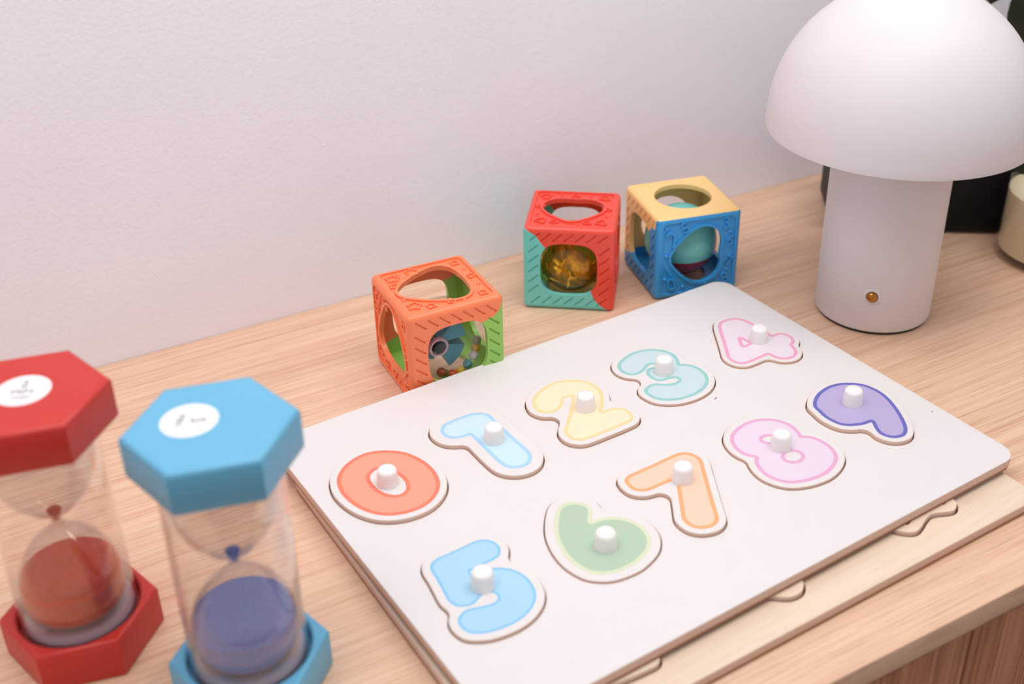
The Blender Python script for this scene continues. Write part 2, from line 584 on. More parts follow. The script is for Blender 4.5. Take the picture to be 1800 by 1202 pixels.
# outlines of the printed figures on the upper board, cm from its far left corner (right, towards the front); a third value marks a sharp corner
DIGITS = {
    0: (0.2, (3.32, 6.66), [
        [(1.36,5.2),(1.67,4.71),(2.18,4.27),(2.8,4),(3.42,3.91),(4.01,4.05),(4.52,4.35),(4.98,4.75),(5.32,5.29),(5.55,5.96),(5.65,6.75),(5.56,7.51),(5.33,8.12),(4.94,8.61),(4.4,8.98),(3.83,9.15),(3.24,9.14),(2.72,9.01),(2.26,8.78),(1.86,8.43),(1.51,7.9),(1.28,7.28),(1.16,6.57),(1.17,5.9)],
        [(2.88,5.68),(3.12,5.49),(3.39,5.42),(3.57,5.58),(3.79,5.84),(3.95,6.16),(4.03,6.47),(4.05,6.9),(3.92,7.37),(3.7,7.63),(3.42,7.7),(3.16,7.59),(2.91,7.29),(2.75,6.84),(2.72,6.27),(2.77,5.92)],
    ]),
    1: (0.2, (9.29, 6.57), [
        [(7.51,4.29),(7.73,4.05),(8.04,3.94),(8.51,3.9),(9.05,3.9),(9.52,3.94),(9.88,4.1),(10.14,4.34),(10.27,4.66),(10.25,5.21),(10.25,6.01),(10.23,6.82),(10.24,7.56),(10.25,8.24),(10.17,8.64),(10.01,8.9),(9.76,9.13),(9.43,9.23),(9.07,9.17),(8.79,9),(8.58,8.72),(8.5,8.37),(8.48,7.7),(8.49,6.97),(8.51,6.22),(8.52,5.54,1),(8.14,5.51),(7.77,5.4),(7.51,5.17),(7.39,4.84),(7.41,4.5)],
    ]),
    2: (0.2, (14.66, 6.88), [
        [(12.6,4.93),(12.93,4.56),(13.42,4.25),(14,4.03),(14.59,3.95),(15.15,4.07),(15.63,4.31),(16.06,4.68),(16.29,5.12),(16.36,5.65),(16.26,6.16),(16,6.67),(15.66,7.11),(15.22,7.6,1),(15.69,7.63),(16,7.74),(16.26,7.98),(16.37,8.35),(16.33,8.73),(16.16,9.02),(15.9,9.16),(15.53,9.19),(14.9,9.2),(14.2,9.19),(13.5,9.18),(12.98,9.13),(12.65,8.94),(12.46,8.62),(12.46,8.23),(12.58,7.93),(12.89,7.58),(13.31,7.15),(13.83,6.6),(14.38,5.98),(14.67,5.62,1),(14.32,5.51,1),(14.06,5.76),(13.77,6.07),(13.41,6.24),(13.02,6.26),(12.69,6.11),(12.49,5.85),(12.42,5.47)],
    ]),
    3: (0.12, (20.24, 6.38), [
        [(18.46,4.56),(18.74,4.28),(19.22,4.04),(19.82,3.88),(20.4,3.89),(20.92,4.05),(21.35,4.33),(21.68,4.73),(21.83,5.21),(21.76,5.69),(21.61,6.07),(21.45,6.28,1),(21.72,6.46),(21.99,6.84),(22.09,7.37),(22,7.9),(21.75,8.36),(21.36,8.72),(20.83,8.97),(20.22,9.07),(19.62,9.04),(19.11,8.91),(18.65,8.66),(18.28,8.3),(18.14,7.91),(18.11,7.5),(18.22,7.22),(18.47,7.04),(18.85,6.95),(19.19,7.04),(19.49,7.31),(19.77,7.47),(20.09,7.54),(20.34,7.48),(20.41,7.31),(20.31,7.2),(20.06,7.12),(19.68,7.08),(19.42,6.94),(19.27,6.62),(19.27,6.25),(19.37,5.93),(19.57,5.73),(19.8,5.64),(20.02,5.67),(20.23,5.77),(20.38,5.73),(20.35,5.58),(20.14,5.45),(19.93,5.44),(19.67,5.59),(19.39,5.73),(19.07,5.8),(18.67,5.73),(18.41,5.46),(18.31,5.05)],
    ]),
    4: (0.12, (26.72, 6.86), [
        [(25.8,4.45),(26.12,4.15),(26.46,4.06),(26.91,4.08),(27.3,4.24),(27.58,4.57),(27.7,4.97),(27.74,5.37),(27.77,5.85),(27.77,6.42),(27.73,6.9,1),(28.19,6.91),(28.44,7.14),(28.55,7.52),(28.46,7.91),(28.27,8.17),(27.94,8.33,1),(27.84,8.67),(27.65,9.02),(27.31,9.27),(26.91,9.33),(26.53,9.19),(26.27,8.93),(26.16,8.62),(26.14,8.32,1),(25.65,8.32),(25.07,8.34),(24.53,8.32),(24.21,8.18),(24.02,7.9),(23.96,7.53),(24.08,7.14),(24.42,6.61),(24.94,5.79),(25.42,5.01)],
        [(26,6.17,1),(26.06,6.8,1),(25.62,6.84,1)],
    ]),
    5: (0.14, (3.46, 15.05), [
        [(2.15,12.85),(2.32,12.62),(2.66,12.47),(3.11,12.46),(3.71,12.45),(4.34,12.43),(4.74,12.44),(5.07,12.59),(5.3,12.88),(5.37,13.27),(5.26,13.59),(5.05,13.83),(4.75,13.93),(4.39,13.94),(3.94,13.94),(3.47,13.95,1),(3.39,14.31,1),(3.75,14.26),(4.14,14.26),(4.47,14.38),(4.82,14.63),(5.1,14.99),(5.28,15.5),(5.27,16.05),(5.15,16.54),(4.94,16.9),(4.6,17.22),(4.08,17.49),(3.46,17.62),(2.85,17.6),(2.3,17.49),(1.84,17.26),(1.57,17),(1.48,16.6),(1.54,16.24),(1.72,16.03),(2.05,15.87),(2.41,15.91),(2.84,16.07),(3.23,16.15),(3.49,16.12),(3.65,15.95),(3.65,15.7),(3.5,15.55),(3.24,15.49),(2.93,15.6),(2.61,15.74),(2.33,15.72),(2.04,15.57),(1.88,15.35),(1.81,14.98),(1.9,14.4),(2.02,13.69),(2.08,13.14)],
    ]),
    6: (0.08, (9.27, 15.92), [
        [(8.17,13.5),(8.53,13.03),(8.97,12.6),(9.36,12.46),(9.74,12.53),(10.06,12.76),(10.27,13.08),(10.3,13.4),(10.15,13.7),(9.76,14.19,1),(10.2,14.24),(10.57,14.39),(10.89,14.61),(11.16,14.9),(11.37,15.32),(11.45,15.84),(11.37,16.38),(11.12,16.83),(10.74,17.18),(10.21,17.42),(9.58,17.58),(8.94,17.56),(8.39,17.45),(8.01,17.22),(7.7,16.91),(7.51,16.43),(7.42,15.85),(7.49,15.1),(7.68,14.42),(7.92,13.89)],
    ]),
    7: (0.18, (15.0, 14.27), [
        [(12.67,12.82),(12.86,12.64),(13.15,12.56),(13.72,12.55),(14.49,12.55),(15.3,12.53),(15.95,12.52),(16.32,12.59),(16.6,12.77),(16.77,13.08),(16.81,13.48),(16.69,13.81),(16.31,14.44),(15.85,15.22),(15.27,16.2),(14.87,16.89),(14.6,17.35),(14.37,17.55),(14.05,17.66),(13.7,17.6),(13.39,17.44),(13.17,17.16),(13.11,16.77),(13.17,16.45),(13.43,16.05),(13.77,15.55),(14.18,14.93),(14.5,14.46),(14.75,14.07,1),(14.51,14.08),(14.02,14.05),(13.51,14.05),(13.1,14),(12.81,13.85),(12.61,13.59),(12.57,13.22)],
    ]),
    8: (0.12, (20.69, 14.95), [
        [(19.12,13),(19.43,12.75),(19.85,12.57),(20.42,12.44),(20.94,12.44),(21.4,12.55),(21.82,12.77),(22.15,13.09),(22.38,13.51),(22.47,13.96),(22.41,14.4),(22.34,14.66),(22.22,14.85,1),(22.47,15.03),(22.69,15.33),(22.8,15.79),(22.81,16.25),(22.68,16.73),(22.42,17.14),(22,17.44),(21.47,17.66),(20.91,17.77),(20.37,17.75),(19.79,17.63),(19.23,17.4),(18.86,17.08),(18.62,16.66),(18.51,16.2),(18.56,15.73),(18.72,15.27),(18.9,15.03),(19.07,14.89,1),(18.9,14.66),(18.75,14.34),(18.73,13.87),(18.88,13.37)],
        [(20.95,14.33),(20.83,14.4),(20.67,14.39),(20.52,14.33),(20.41,14.21),(20.37,14.08),(20.42,13.97),(20.54,13.91),(20.7,13.91),(20.85,13.97),(20.96,14.09),(21,14.22)],
        [(20.99,16.07),(20.84,16.17),(20.66,16.2),(20.48,16.16),(20.33,16.06),(20.25,15.92),(20.25,15.76),(20.34,15.62),(20.48,15.53),(20.67,15.49),(20.85,15.53),(21,15.63),(21.08,15.77),(21.08,15.93)],
    ]),
    9: (0.2, (26.34, 14.33), [
        [(24.63,13.21),(25.04,12.9),(25.6,12.64),(26.29,12.51),(26.87,12.55),(27.36,12.73),(27.79,13.03),(28.13,13.42),(28.3,13.89),(28.35,14.49),(28.22,15.17),(27.91,15.96),(27.49,16.74),(27.12,17.28),(26.8,17.61),(26.44,17.8),(26.11,17.8),(25.78,17.66),(25.55,17.38),(25.46,17.01),(25.55,16.68),(25.73,16.34),(25.9,16.07,1),(25.45,16.02),(25.05,15.88),(24.71,15.69),(24.42,15.4),(24.27,14.97),(24.23,14.43),(24.34,13.84),(24.42,13.49)],
    ]),
}
STYLE = {
    0: ('zero', 'coral red', (254, 160, 136), (253, 128, 100), 0.33),
    1: ('one', 'pale sky blue', (202, 228, 242), (170, 210, 238), 0.55),
    2: ('two', 'pale yellow', (250, 228, 194), (252, 214, 162), 0.30),
    3: ('three', 'pale teal', (200, 219, 225), (154, 203, 200), 0.32),
    4: ('four', 'pale pink and lilac', (233, 220, 230), (235, 166, 195), 0.25),
    5: ('five', 'bright sky blue', (170, 211, 235), (128, 194, 236), 0.37),
    6: ('six', 'sage green', (178, 202, 176), (216, 221, 190), 0.42),
    7: ('seven', 'peach orange', (250, 205, 180), (254, 172, 122), 0.33),
    8: ('eight', 'lilac with pink rim', (229, 212, 227), (227, 170, 204), 0.33),
    9: ('nine', 'violet', (184, 171, 212), (108, 108, 184), 0.30),
}
KNOB = lathe('knob', [(0, 0), (0.53, 0), (0.535, 0.05), (0.5, 0.3), (0.475, 0.68), (0.455, 0.78), (0.4, 0.85), (0.3, 0.885), (0, 0.9)], 32, 40)
KNOB.materials.append(M['knob'])

holes = []
PLACE = {0: 'far left corner', 1: '', 2: '', 3: '', 4: '', 5: '', 6: '', 7: '', 8: '', 9: ''}
org = W(0, 0)
for n, (proud, kn, polys) in DIGITS.items():
    word, colour, fillc, outc, marg = STYLE[n]
    P = [spline(to_local_p) for to_local_p in [[(q[0], -q[1], *q[2:]) for q in poly] for poly in polys]]
    fld = Field(P)
    edge = fld.level(0)
    bw = 0.11 if n == 5 else 0.2
    inner = fld.level(-bw)
    big = fld.level(marg + 0.45, outer=True)
    f2 = Field(big)
    body = f2.level(-0.45, outer=True)
    holes.append(f2.level(-0.45 + 0.055, outer=True)[0])
    k = np.array((kn[0], -kn[1]))
    loc = Matrix.Rotation(TH, 4, 'Z') @ Vector((k[0] * CM, k[1] * CM, 0)) + W(0, 0, FZ)
    e = tag(empty('puzzle_piece', loc, TH), f'{colour} wooden number {word} puzzle piece with white knob in the upper board', 'puzzle piece', 'number puzzle pieces')
    top = H + proud - FZ
    sh = lambda L_: [q - k for q in L_]
    b = link('piece_body', two_tone(plate('piece_body', sh(body), 0, top, 0.03), M['white'], M['ply']), e)
    mo, mf = mat(f'print_{word}_line', outc, rough=0.45, vary=0.004), mat(f'print_{word}_fill', fillc, rough=0.45, vary=0.006)
    link('printed_outline', plate('printed_outline', sh(edge) + sh(inner), top, top + 0.006), b, mo)
    link('printed_fill', plate('printed_fill', sh(inner), top, top + 0.006), b, mf)
    kb = link('knob', KNOB, e)
    kb.location = (0, 0, top * CM)

bd = tag(empty('puzzle_board', W(0, 0, KZ), TH), 'white number puzzle board with ten cut outs lying on top of the other board', 'puzzle board')
rim = rounded_rect(0, -BD, BW, 0, 0.95)
link('board_frame', two_tone(plate('board_frame', [rim] + holes, FZ - KZ, H - KZ, 0.03), M['white'], M['ply']), bd)
link('backing_panel', plate('backing_panel', [rounded_rect(0.03, -BD + 0.03, BW - 0.03, -0.03, 0.9)], 0, FZ - KZ, 0.02), bd, M['ply_dark'])
for x, y, r in ((21.0, -9.78, (0.13, 0.03)), (29.75 - 0.35, -17.0, (0.045, 0.04))):
    q = [(x + r[0] * math.cos(t), y + r[1] * math.sin(t) + 0.25 * (r[0] * math.cos(t)) ) for t in np.linspace(0, 2 * PI, 10, endpoint=False)]
    link('scuff_mark', plate('scuff_mark', [np.array(q)], H - KZ, H - KZ + 0.004), bd, M['mark'])

# lower board, seen along the front edge of the upper one
LT = 0.6
lo = tag(empty('puzzle_board', W(0, 0, 0), TH), 'natural birch puzzle board mostly hidden underneath the white number board', 'puzzle board')
a = 0.021
rr = rounded_rect(0, -21.3, 29.4, 0, 0.9)
fl_corner = np.array((-0.25, -23.3))
lrim = np.array([fl_corner + q[0] * np.array((1, -a)) + (q[1] + 21.3) * np.array((a, 1)) for q in rr])
LOW = {
    'A': ('reddish brown printed wavy puzzle piece peeking out at the right of the lower board', (150, 70, 50), [(21.36, 21.7), (21.5, 22.0), (21.73, 22.24), (21.93, 22.37), (22.19, 22.41), (22.59, 22.3), (23.11, 22.09), (23.5, 21.99), (23.77, 22.02), (24.13, 22.18), (24.51, 22.35), (24.81, 22.37), (25.1, 22.22), (25.3, 21.95), (25.3, 21.2), (24.8, 20), (23.4, 19.4), (22, 20), (21.3, 21)]),
    'B': ('purple printed rounded puzzle piece peeking out midway along the lower board', (110, 50, 80), [(13.4, 21.3), (13.9, 21.9), (14.35, 22.25), (14.88, 22.32), (15.29, 22.13), (15.54, 21.75), (15.5, 21), (15, 20), (14, 19.7), (13.3, 20.4)]),
    'C': ('brown printed puzzle piece peeking out at the left front of the lower board', (150, 105, 90), [(3.8, 21.3), (4.5, 21.75), (5.18, 21.88), (5.93, 21.98), (6.71, 22.05), (7.33, 22.05), (7.65, 21.78), (7.7, 21.2), (7.2, 20.2), (5.5, 19.8), (4, 20.2)]),
}
lholes = []
for key, (lab, pc, pts) in LOW.items():
    f = Field([spline([(q[0], -q[1]) for q in pts])])
    body = f.level(0, outer=True)
    lholes.append(f.level(0.1, outer=True)[0])
    k = body[0].mean(0)
    loc = Matrix.Rotation(TH, 4, 'Z') @ Vector((k[0] * CM, k[1] * CM, 0)) + W(0, 0, 0.15)
    e = tag(empty('puzzle_piece', loc, TH), lab, 'puzzle piece', 'pieces of the lower puzzle')
    link('piece_body', two_tone(plate('piece_body', [q - k for q in body], 0, 0.65, 0.03), M['birch'], M['ply']), e)
    link('printed_picture', plate('printed_picture', [q - k for q in f.level(-0.5, outer=True)], 0.65, 0.656), e, mat('print_' + key, pc, rough=0.5))
link('board_frame', two_tone(plate('board_frame', [lrim] + lholes, 0.15, LT, 0.03), M['birch'], M['ply']), lo)
link('backing_panel', plate('backing_panel', [lrim], 0, 0.15, 0.02), lo, M['ply_dark'])

# ------------------------------------------------------------------ sand timers


def hexagon(R):
    return [(R * math.cos(i * PI / 3), R * math.sin(i * PI / 3)) for i in range(6)]


def circle(r, n=64, c=(0, 0)):
    return np.array([(c[0] + r * math.cos(2 * PI * i / n), c[1] + r * math.sin(2 * PI * i / n)) for i in range(n)])


LOWER = [(1.45, 2.0), (1.8, 2.1), (2.0, 2.4), (2.09, 2.9), (2.08, 3.4), (1.98, 3.95), (1.78, 4.5), (1.5, 5.0), (1.13, 5.45), (0.75, 5.8), (0.44, 6.05), (0.28, 6.25), (0.24, 6.4)]


def timer(x, y, rot, dz, capc, sandc, label, st, words, wrot, name_sand):
    e = tag(empty('sand_timer', W(x, y), rot), label, 'sand timer', 'sand timers')
    pl = mat('timer_plastic_' + name_sand, capc, rough=0.38, spec=0.45, vary=0.01)
    R = 3.12
    b = link('base', plate('base', [np.array(hexagon(R)), circle(2.42)], 0, 1.92, 0.12, 50), e, pl)
    link('base_floor', plate('base_floor', [circle(2.44)], 0.02, 1.25), b, pl)
    c = link('cap', plate('cap', [np.array(hexagon(R))], 10.92 + dz, 12.7 + dz, 0.16, 50), e, pl)
    top = 12.7 + dz
    s = link('sticker', plate('sticker', [circle(1.02, 40, st)], top, top + 0.012), c, M['paper'])
    for i, (t, size, off) in enumerate(words):
        tx = link('sticker_text', text_mesh('sticker_text', t, size, 0.004), s, M['ink'])
        v = Matrix.Rotation(wrot, 3, 'Z') @ Vector((0, off, 0))
        tx.location = ((st[0] + v.x) * CM, (st[1] + v.y) * CM, (top + 0.015) * CM)
        tx.rotation_euler = (0, 0, wrot)
    zt = 10.95 + dz
    link('outer_tube', lathe('outer_tube', [(2.3, 1.26), (2.3, zt), (2.2, zt), (2.2, 1.26), (2.3, 1.26)], 72), e, M['clear'])
    mid = 6.4
    up = [(r, mid + (mid - z) * (zt - mid) / (mid - 2.0)) for r, z in reversed(LOWER[:-1])]
    prof = LOWER + up
    inn = [(max(r - 0.09, 0.1), z) for r, z in reversed(prof)]
    g = link('glass_bulb', lathe('glass_bulb', prof + inn + [prof[0]], 64, 60), e, M['glass'])
    sm = mat('sand_' + name_sand, sandc, rough=0.95, spec=0.1, vary=0.16, scale=1500, bump=0.6, bscale=2500)
    lim = [(r - 0.11, z + (0.05 if i == 0 else 0)) for i, (r, z) in enumerate(LOWER) if z < 3.6]
    link('sand_heap', lathe('sand_heap', [(0, 2.05)] + lim + [(1.95, 3.7), (1.9, 3.85), (1.6, 4.0), (1.0, 4.12), (0, 4.18)], 48, 60), e, sm)
    link('sand_in_neck', lathe('sand_in_neck', [(0, mid - 0.1), (0.11, mid), (0.14, mid + 0.12), (0.24, mid + 0.36), (0.29, mid + 0.46), (0.2, mid + 0.54), (0, mid + 0.56)], 24, 60), e, sm)
    link('bulb_seat', lathe('bulb_seat', [(0, 1.26), (2.18, 1.26), (2.18, 1.75), (2.0, 1.95), (1.2, 1.98), (0, 1.98)], 48, 40), e, M['frost'])
    return e


timer(-5.205, -13.464, -0.243, 0.0, (102, 175, 210), (128, 158, 236), 'blue capped sand timer with blue sand in the lower bulb', (-0.7, 0.33), [('5', 0.75, 0.28), ('MIN', 0.42, -0.35)], -1.84, 'blue')
timer(-10.566, -7.578, -0.217, -0.3, (200, 50, 42), (246, 92, 58), 'red capped sand timer with red sand at the left edge', (0.0, 0.1), [('2', 0.62, 0.42), ('MIN', 0.46, -0.1), ('TIMER', 0.26, -0.5)], -0.15, 'red')

# ------------------------------------------------------------------ mushroom lamp
LX, LY = 37.3, -3.55
lp = tag(empty('table_lamp', W(LX, LY)), 'white mushroom table lamp with domed shade and brass button, switched off', 'lamp')
link('foot', lathe('foot', [(0, 0), (3.3, 0), (3.36, 0.08), (3.36, 0.2), (0, 0.2)], 72), lp, M['black_rubber'])
link('stem', lathe('stem', [(0, 0.18), (3.33, 0.18), (3.42, 0.22), (3.455, 0.32), (3.455, 12.6), (3.2, 12.8), (0, 12.8)], 96), lp, M['lamp'])
prof = [(7.36, 11.72), (7.44, 11.76), (7.46, 11.95), (7.45, 12.2)]
for i in range(1, 25):
    t = i / 24 * PI / 2
    prof.append((7.45 * math.cos(t), 12.2 + 7.9 * math.sin(t)))
prof[-1] = (0, 20.1)
inner = [(0, 19.9)] + [(7.27 * math.cos(t), 12.2 + 7.7 * math.sin(t)) for t in np.linspace(PI / 2, 0, 25)[1:]] + [(7.28, 11.78), (7.36, 11.72)]
link('shade', lathe('shade', prof + inner, 128, 40), lp, M['lamp'])
link('diffuser', lathe('diffuser', [(3.2, 12.75), (3.5, 12.9), (3.2, 14.2), (2.2, 15.4), (0, 15.9)], 48), lp, M['knob'])
ba = math.radians(-137.8)
bt = link('switch_button', lathe('switch_button', [(0, -0.06), (0.33, -0.06), (0.33, 0.06), (0.27, 0.17), (0.15, 0.24), (0, 0.26)], 32, 50), lp, M['brass'])
bt.location = (3.44 * math.cos(ba) * CM, 3.44 * math.sin(ba) * CM, 2.58 * CM)
bt.rotation_euler = Vector((math.cos(ba), math.sin(ba), 0)).to_track_quat('Z', 'Y').to_euler()
rg = link('button_ring', lathe('button_ring', [(0.34, -0.05), (0.52, -0.05), (0.52, 0.02), (0.47, 0.07), (0.38, 0.07), (0.34, 0.03), (0.34, -0.05)], 32, 50), bt, M['lamp'])

# ------------------------------------------------------------------ things behind the lamp
bx = tag(empty('black_box', W(42.3, 5.7), math.radians(-33.7)), 'glossy black box standing behind the lamp against the wall', 'box')
link('box_body', box('box_body', (0, 0, 0.15), (14, 6.4, 6.2), 0.5, 3), bx, M['black'])
link('box_lid', box('box_lid', (-0.05, -0.05, 6.2), (14.05, 6.45, 6.9), 0.25, 3), bx, M['black'])
for fx, fy in ((1, 1), (13, 1), (1, 5.4), (13, 5.4)):
    q = link('foot', lathe('foot', [(0, 0), (0.5, 0), (0.5, 0.2), (0, 0.2)], 16), bx, M['black_rubber'])
    q.location = (fx * CM, fy * CM, 0)

jr = tag(empty('candle_jar', W(52.602, -4.519)), 'glass jar with pale cream candle wax beside the black box', 'candle')
link('glass_jar', lathe('glass_jar', [(0, 0.0), (3.4, 0.0), (3.7, 0.12), (3.82, 0.4), (3.82, 7.6), (3.72, 7.8), (3.6, 7.7), (3.6, 0.55), (3.4, 0.4), (0, 0.4)], 64, 40), jr, clear_mat('jar_glass', (0.97, 0.97, 0.96), 1.5))
link('wax', lathe('wax', [(0, 0.45), (3.4, 0.45), (3.58, 0.6), (3.58, 4.6), (3.3, 4.55), (0, 4.5)], 48, 40), jr, mat('wax', (240, 224, 188), rough=0.5, vary=0.03, scale=30, sss=0.3))
link('wick', lathe('wick', [(0, 4.4), (0.07, 4.4), (0.06, 5.3), (0, 5.35)], 8), jr, M['black_rubber'])

# plant reaching into the picture at the top right
pt = tag(empty('potted_plant', W(66, 5.5)), 'dark green broad leaved plant reaching in at the upper right edge', 'plant')
link('pot', lathe('pot', [(0, 0), (3.0, 0), (3.2, 0.1), (4.0, 6.8), (4.2, 7.0), (4.2, 7.6), (3.8, 7.6), (3.7, 7.0), (0, 6.6)], 40), pt, M['black'])
leaf_m = mat('leaf', (28, 38, 24), rough=0.45, vary=0.12, scale=90)
stem_m = mat('stem', (70, 74, 44), rough=0.6)


def leaf_mesh(L, Wd):
    v, f, n = [], [], 10
    for i in range(n + 1):
        t = i / n
        wd = Wd * math.sin(PI * min(1, t * 0.97 + 0.03)) ** 0.75
        for k in range(5):
            s = (k - 2) / 2
            v.append((t * L, s * wd, -0.35 * L * t * t + abs(s) * wd * 0.25))
    for i in range(n):
        for k in range(4):
            a_ = i * 5 + k
            f.append((a_, a_ + 1, a_ + 6, a_ + 5))
    m_ = len(v)
    v += [(p[0], p[1], p[2] - 0.05) for p in v]
    f += [tuple(reversed([q + m_ for q in g])) for g in f]
    for i in range(n):
        for k in (0, 4):
            a_ = i * 5 + k
            f.append((a_, a_ + 5, a_ + 5 + m_, a_ + m_))
    return mesh('leaf', v, f, 60)


def tube_mesh(name, pts, r, n=8):
    v, f = [], []
    for i, p in enumerate(pts):
        d = (Vector(pts[min(i + 1, len(pts) - 1)]) - Vector(pts[max(i - 1, 0)])).normalized()
        u = d.orthogonal().normalized()
        w_ = d.cross(u)
        for k in range(n):
            q = Vector(p) + (u * math.cos(2 * PI * k / n) + w_ * math.sin(2 * PI * k / n)) * r
            v.append(tuple(q))
    for i in range(len(pts) - 1):
        for k in range(n):
            j = (k + 1) % n
            f.append((i * n + k, i * n + j, (i + 1) * n + j, (i + 1) * n + k))
    f += [tuple(range(n))[::-1], tuple(range((len(pts) - 1) * n, len(pts) * n))]
    return mesh(name, v, f, 60)


LEAF = leaf_mesh(7.0, 2.3)
LEAF.materials.append(leaf_m)
for (tx, ty, tz, az, el, roll, ls) in ((-10.2, -2.5, 17.6, 240, -1.25, 0, 1.0), (-14.4, -2.5, 19.4, 240, -1.4, 0, 0.6), (1.5, -1.5, 17, 280, 0.2, 0.3, 1), (1.5, 1.0, 20, 20, 0.4, 0, 1), (-0.5, 1.5, 22.5, 120, 0.5, 0.2, 1)):
    st_ = link('stem', tube_mesh('stem', [(0, 0, 6.6), (tx * 0.25, ty * 0.25, tz * 0.6), (tx * 0.7, ty * 0.7, tz * 0.9), (tx, ty, tz)], 0.16), pt, stem_m)
    lf = link('leaf', LEAF, pt)
    lf.location = (tx * CM, ty * CM, tz * CM)
    lf.rotation_euler = (roll, -el, math.radians(az))
    lf.scale = (ls, ls, ls)

# ------------------------------------------------------------------ activity cubes
S = 5.6
HS = S / 2
FACE = {  # face: (u, v, outward)
    'top': ((1, 0, 0), (0, 1, 0), (0, 0, 1)),
    'bottom': ((1, 0, 0), (0, -1, 0), (0, 0, -1)),
    'front': ((1, 0, 0), (0, 0, 1), (0, -1, 0)),
    'back': ((-1, 0, 0), (0, 0, 1), (0, 1, 0)),
    'left': ((0, -1, 0), (0, 0, 1), (-1, 0, 0)),
    'right': ((0, 1, 0), (0, 0, 1), (1, 0, 0)),
}


def face_pt(face, u, v, d):
    U, V, N = (Vector(q) for q in FACE[face])
    return U * u + V * v + N * d


def face_matrix(face, u, v, d, rot=0.0):
    """places a mesh whose z axis should point out of a cube face"""
    U, V, N = (Vector(q) for q in FACE[face])
    m = Matrix.Identity(4)
    for i in range(3):
        m[i][0], m[i][1], m[i][2] = U[i], V[i], N[i]
    p = face_pt(face, u, v, d) * CM
    return Matrix.Translation(p) @ m @ Matrix.Rotation(rot, 4, 'Z')


def prism(bm, face, poly, d0, d1):
    a = [bm.verts.new(face_pt(face, q[0], q[1], d0) * CM) for q in poly]
    b = [bm.verts.new(face_pt(face, q[0], q[1], d1) * CM) for q in poly]
    n = len(poly)
    bm.faces.new(a)
    bm.faces.new(b[::-1])
    for i in range(n):
        bm.faces.new((a[i], b[i], b[(i + 1) % n], a[(i + 1) % n]))


def cutter(name, fn):
    bm = bmesh.new()
    fn(bm)
    bmesh.ops.recalc_face_normals(bm, faces=bm.faces)
    me = bpy.data.meshes.new(name)
    bm.to_mesh(me)
    bm.free()
    o = bpy.data.objects.new(name, me)
    COL.objects.link(o)
    return o


def polar(fn, n=40):
    return [(fn(t) * math.cos(t), fn(t) * math.sin(t)) for t in [2 * PI * i / n for i in range(n)]]


def squircle(r, p=3.4):
    return polar(lambda t: r / (abs(math.cos(t)) ** p + abs(math.sin(t)) ** p) ** (1 / p), 48)


def rot2(P, a):
    c, s = math.cos(a), math.sin(a)
    return [(c * x - s * y, s * x + c * y) for x, y in P]


def heart(r, n=56):
    """soft heart, tip towards -v"""
    out = []
    for i in range(n):
        t = 2 * PI * i / n
        x = 16 * math.sin(t) ** 3 / 17
        y = (13 * math.cos(t) - 5 * math.cos(2 * t) - 2 * math.cos(3 * t) - math.cos(4 * t) + 2.5) / 17
        out.append((r * (0.42 * x + 0.58 * math.sin(t)), r * (0.42 * y + 0.56 * math.cos(t))))
    return out


def trefoil(r, a):
    return polar(lambda t: r * (1 + 0.13 * math.cos(3 * (t - a)) + 0.02 * math.cos(6 * (t - a))), 56)


def grow(P, k):
    c = np.mean(P, 0)
    out = []
    for q in P:
        d = np.array(q) - c
        out.append(tuple(np.array(q) + d / np.linalg.norm(d) * k))
    return out


